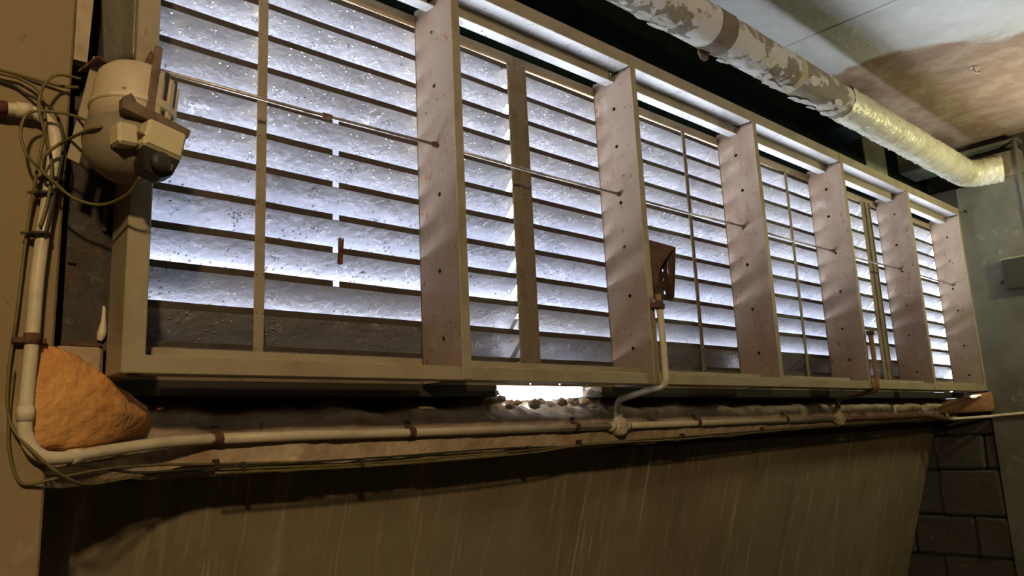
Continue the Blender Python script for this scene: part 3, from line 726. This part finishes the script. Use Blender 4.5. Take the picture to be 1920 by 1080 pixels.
# terminal box with its bracket and black cap
tb = Matrix.Translation((.002, -.205, .487)) @ Matrix.Scale(1.18, 4) @ Matrix.Rotation(.18, 4, 'Y') @ Matrix.Rotation(math.radians(8), 4, 'Z')
MB().prism([tb @ Vector(p) for p in [(-.066, -.006, .030), (.060, -.006, .030), (.062, -.006, .046), (-.045, -.006, .052), (-.058, -.006, .064), (-.070, -.006, .050)]], (0, .028, 0)).build('box_bracket', MOTORD, mo)
b1 = MB().box((-.022, -.02, -.026), (.052, .040, .029), .005, tb).build('terminal_box', BOXC, mo)
MB().box((-.016, -.0225, -.020), (.047, -.0195, .024), .001, tb).build('box_cover', BOXC, b1)
MB().box((-.064, -.006, -.020), (-.027, .034, .020), .005, tb @ Matrix.Rotation(-.25, 4, 'Y')).build('terminal_box', BOXC, mo)
MB().prism([tb @ Vector(p) for p in [(-.020, -.018, -.026), (.050, -.018, -.026), (.046, -.010, -.055), (.030, -.006, -.066), (-.002, -.006, -.064), (-.016, -.012, -.050)]], (0, .05, 0)).build('cap', BLACK, mo)
MB().lathe([(.017, 0), (.019, .004), (.017, .011), (.008, .013)], 20, tb @ Matrix.Translation((.016, -.014, -.044)) @ Matrix.Rotation(pi/2, 4, 'X')).build('cable_gland', BLACK, mo)
MB().box((.030, -.018, -.052), (.040, -.004, -.038), .002, tb).build('clip', BOXC, mo)
MB().prism([tilt @ Vector(p) for p in [(-.03, -.098, -.078), (.02, -.104, -.072), (.025, -.118, -.088), (-.005, -.122, -.090)]], (0, .012, -.004)).build('foot', MOTORD, mo)
# mount: rusty top flange, gusset and slanted bar
MB().prism([(-.085, -.085, .700), (-.03, -.03, .712), (-.02, -.005, .71), (-.105, -.005, .69)], (0, 0, .006)).build('mount_flange', RUST, mo)
MB().prism([(.018, -.012, .705), (.060, -.012, .70), (.058, -.012, .785), (.050, -.012, .792)], (0, .008, 0)).build('gusset', RUST, mo)
MB().prism([(-.082, -.035, .725), (-.062, -.035, .722), (-.098, -.035, .46), (-.122, -.035, .47)], (0, .008, 0)).build('mount_bar', FRAME, mo)
MB().box((.073, -.06, .565), (.098, -.02, .65), .004).build('mount_ear', RUST, mo)
MB().box((-.10, -.03, .53), (.07, -.004, .57), .002).build('mount_bar', MOTORD, mo)

# ------------------------------------------------------------------ cables
def cable(name, pts, r, m, label, group=None, k=7):
    o = MB().tube(smooth_path(pts, k), r, 7).build(name, m); tag(o, label, 'cable', group); return o
cable('cable', [(-0.4148, 0.065, 0.6713), (-0.2444, 0.065, 0.6723), (-0.2047, 0.065, 0.6702), (-0.168, 0.055, 0.6453), (-0.1553, 0.035, 0.5683), (-0.1616, 0.035, 0.4804), (-0.1681, 0.065, 0.3367), (-0.1765, 0.07, 0.1171), (-0.1828, 0.07, 0.0011), (-0.1744, 0.067, -0.1003), (-0.1312, 0.035, -0.1693), (-0.0675, 0.04, -0.2237), (-0.0064, 0.095, -0.2425), (0.0981, 0.1698, -0.2368), (0.235, 0.24, -0.229), (0.492, 0.248, -0.234), (0.846, 0.248, -0.24), (1.548, 0.248, -0.229), (2.013, 0.248, -0.217), (2.589, 0.248, -0.211), (3.494, 0.248, -0.199), (5.7, 0.245, -0.18)], .0037, OLIVE, 'olive cable looping under the conduit bend and then lowest along the ledge')
cable('cable', [(-0.1724, 0.077, 0.0084), (-0.1745, 0.077, -0.1003), (-0.1682, 0.077, -0.1672), (-0.1494, 0.075, -0.2237), (-0.1242, 0.07, -0.2331), (-0.0739, 0.055, -0.2227), (0.0458, 0.1353, -0.2107), (0.1729, 0.1985, -0.2091), (0.3, 0.244, -0.214), (0.6, 0.248, -0.224)], .0037, OLIVE, 'dark green cable hanging in a square corner below the conduit bend')
cable('cable', [(-0.0407, 0.075, -0.1965), (0.0445, 0.141, -0.2127), (0.1431, 0.1928, -0.2263), (0.339, 0.246, -0.226), (0.846, 0.248, -0.225), (1.44, 0.248, -0.219), (2.012, 0.249, -0.2285), (3.49, 0.248, -0.21), (5.5, 0.246, -0.192)], .0035, BLACKC, 'black cable, uppermost of those clipped along the ledge')
cable('cable', [(0.34, 0.24, -0.24), (0.846, 0.244, -0.249), (1.506, 0.243, -0.241), (1.847, 0.244, -0.223), (2.544, 0.243, -0.222), (3.614, 0.243, -0.204), (5.12, 0.243, -0.186)], .004, OLIVE, 'thin olive cable weaving between others along the ledge under the round boxes')
cable('cable', [(-0.0701, -0.1479, 0.5148), (-0.104, -0.16, 0.501), (-0.1255, -0.015, 0.5127), (-0.1561, 0.005, 0.4809), (-0.1613, 0.005, 0.4453), (-0.1372, 0.005, 0.4223), (-0.0932, 0.005, 0.3909), (-0.0427, -0.015, 0.3796), (-0.0178, -0.1117, 0.382), (-0.012, -0.175, 0.405)], .0038, OLIVE, 'olive cable in a wide loop hanging below the motor')
cable('cable', [(-0.0763, -0.1358, 0.5177), (-0.0879, -0.1117, 0.5304), (-0.1192, -0.015, 0.5787), (-0.1676, 0.005, 0.5814), (-0.1979, 0.005, 0.5647), (-0.2063, 0.005, 0.5186), (-0.1917, 0.005, 0.4725), (-0.1645, 0.015, 0.4514)], .0035, OLIVE, 'olive cable loop at the conduit elbow left of the motor')
cable('cable', [(-0.0884, 0.04, 0.6958), (-0.1395, 0.025, 0.6846), (-0.1687, 0.01, 0.642), (-0.1759, 0.005, 0.5898), (-0.1634, 0.01, 0.5457), (-0.1489, 0.02, 0.5089), (-0.1384, 0.025, 0.4586), (-0.1406, 0.03, 0.3853), (-0.1511, 0.035, 0.3224)], .0035, OLIVE, 'olive cable arching up behind the conduit elbow')
cable('cable', [(-0.4149, 0.073, 0.6837), (-0.2455, 0.073, 0.6847), (-0.1849, 0.073, 0.6826), (-0.119, 0.065, 0.6775), (-0.0905, 0.045, 0.6759)], .0037, OLIVE, 'upper olive cable running straight across the pilaster to the motor mount')
cable('cable', [(-0.4149, 0.075, 0.6585), (-0.2445, 0.075, 0.6596), (-0.1901, 0.073, 0.6418), (-0.149, 0.03, 0.604), (-0.128, 0.025, 0.5695), (-0.1175, 0.025, 0.5203), (-0.1218, 0.035, 0.448), (-0.1323, 0.035, 0.3643), (-0.1406, 0.035, 0.3015)], .0035, BLACKC, 'black cable crossing the pilaster and tied down the conduit')
for i, z in enumerate((.437, .401, .306)):
    mb = MB(); mb.tube([(-.133-.008*i, .051, z), (-.1333-.008*i, .051, z+.006)], .024, 14); mb.box((-.168-.008*i, .049, z), (-.153-.008*i, .055, z+.005))
    tag(mb.build('cable_tie', BLACKC), ['black tie high on the upright conduit beside the motor', 'black tie in the middle of three on the upright conduit', 'lowest black tie on the upright conduit'][i], 'cable tie', 'cable ties on the conduit')
random.seed(5)
for i, (x, z) in enumerate([(.345, -.215), (.42, -.226), (.80, -.236), (1.52, -.226), (1.80, -.214), (2.5, -.21), (3.2, -.2)]):
    tag(MB().box((x-.006, .236, z-.016), (x+.006, .262, z+.012), .002).build('cable_clip', BLACKC), ['leftmost small dark clip on the ledge cables, near the conduit strap', 'second small dark clip from the left on the ledge cables', 'small dark ledge clip midway between the left corner and the bright hole', 'small dark ledge clip below the bright hole', 'small dark ledge clip just left of the nearer round junction box', 'small dark ledge clip in the gap after the nearer round junction box', 'rightmost small dark clip on the ledge cables'][i], 'clip', 'cable clips on the ledge')

# ------------------------------------------------------------------ small fixtures at the far end and on the ceiling
c3 = thing('wall_conduit', 'pale upright conduit high on the dark end wall above the switch box', 'conduit', (6.13, -.42, .98))
MB().tube([(6.135, -.425, .985), (6.135, -.425, 1.86)], .016, 12).build('pipe', RWALL, c3)
MB().box((6.125, -.448, 1.30), (6.15, -.402, 1.32), .002).build('strap', RUST, c3)
sb = thing('switch_box', 'dark wall box on the end wall at the edge of view', 'box', (6.1, -.4, .74))
MB().box((6.06, -.52, .735), (6.149, -.225, .955), .005).build('box_body', ROOMD, sb)
MB().box((6.055, -.525, .955), (6.149, -.22, .968), .002).build('box_lid', PALEG, sb)
MB().tube([(6.11, -.225, .80), (6.11, -.17, .80)], .012, 8).build('gland', BLACK, sb)
hk = thing('wall_bolt', 'small dark bolt on the end wall beside the frame top corner', 'bolt', (6.1, -.02, 1.4))
MB().tube([(6.148, -.03, 1.395), (6.09, -.035, 1.395)], .006, 8).build('shank', BLACK, hk)
MB().lathe([(.012, 0), (.012, .008)], 6, Matrix.Translation((6.10, -.034, 1.395)) @ Matrix.Rotation(-pi/2, 4, 'Y'), smooth=False).build('nut', BLACK, hk)
ch = thing('ceiling_hook', 'small pale hook on the bare brown patch of the ceiling', 'hook', (4.7, -.6, 1.95))
MB().lathe([(.020, 0), (.020, -.006), (.012, -.010)], 12, Matrix.Translation((4.70, -.595, 1.95))).build('base', STEEL, ch)
MB().tube(smooth_path([(4.70, -.595, 1.942), (4.70, -.595, 1.925), (4.712, -.602, 1.913), (4.732, -.612, 1.914), (4.738, -.616, 1.925)], 4), .006, 8).build('hook', STEEL, ch)
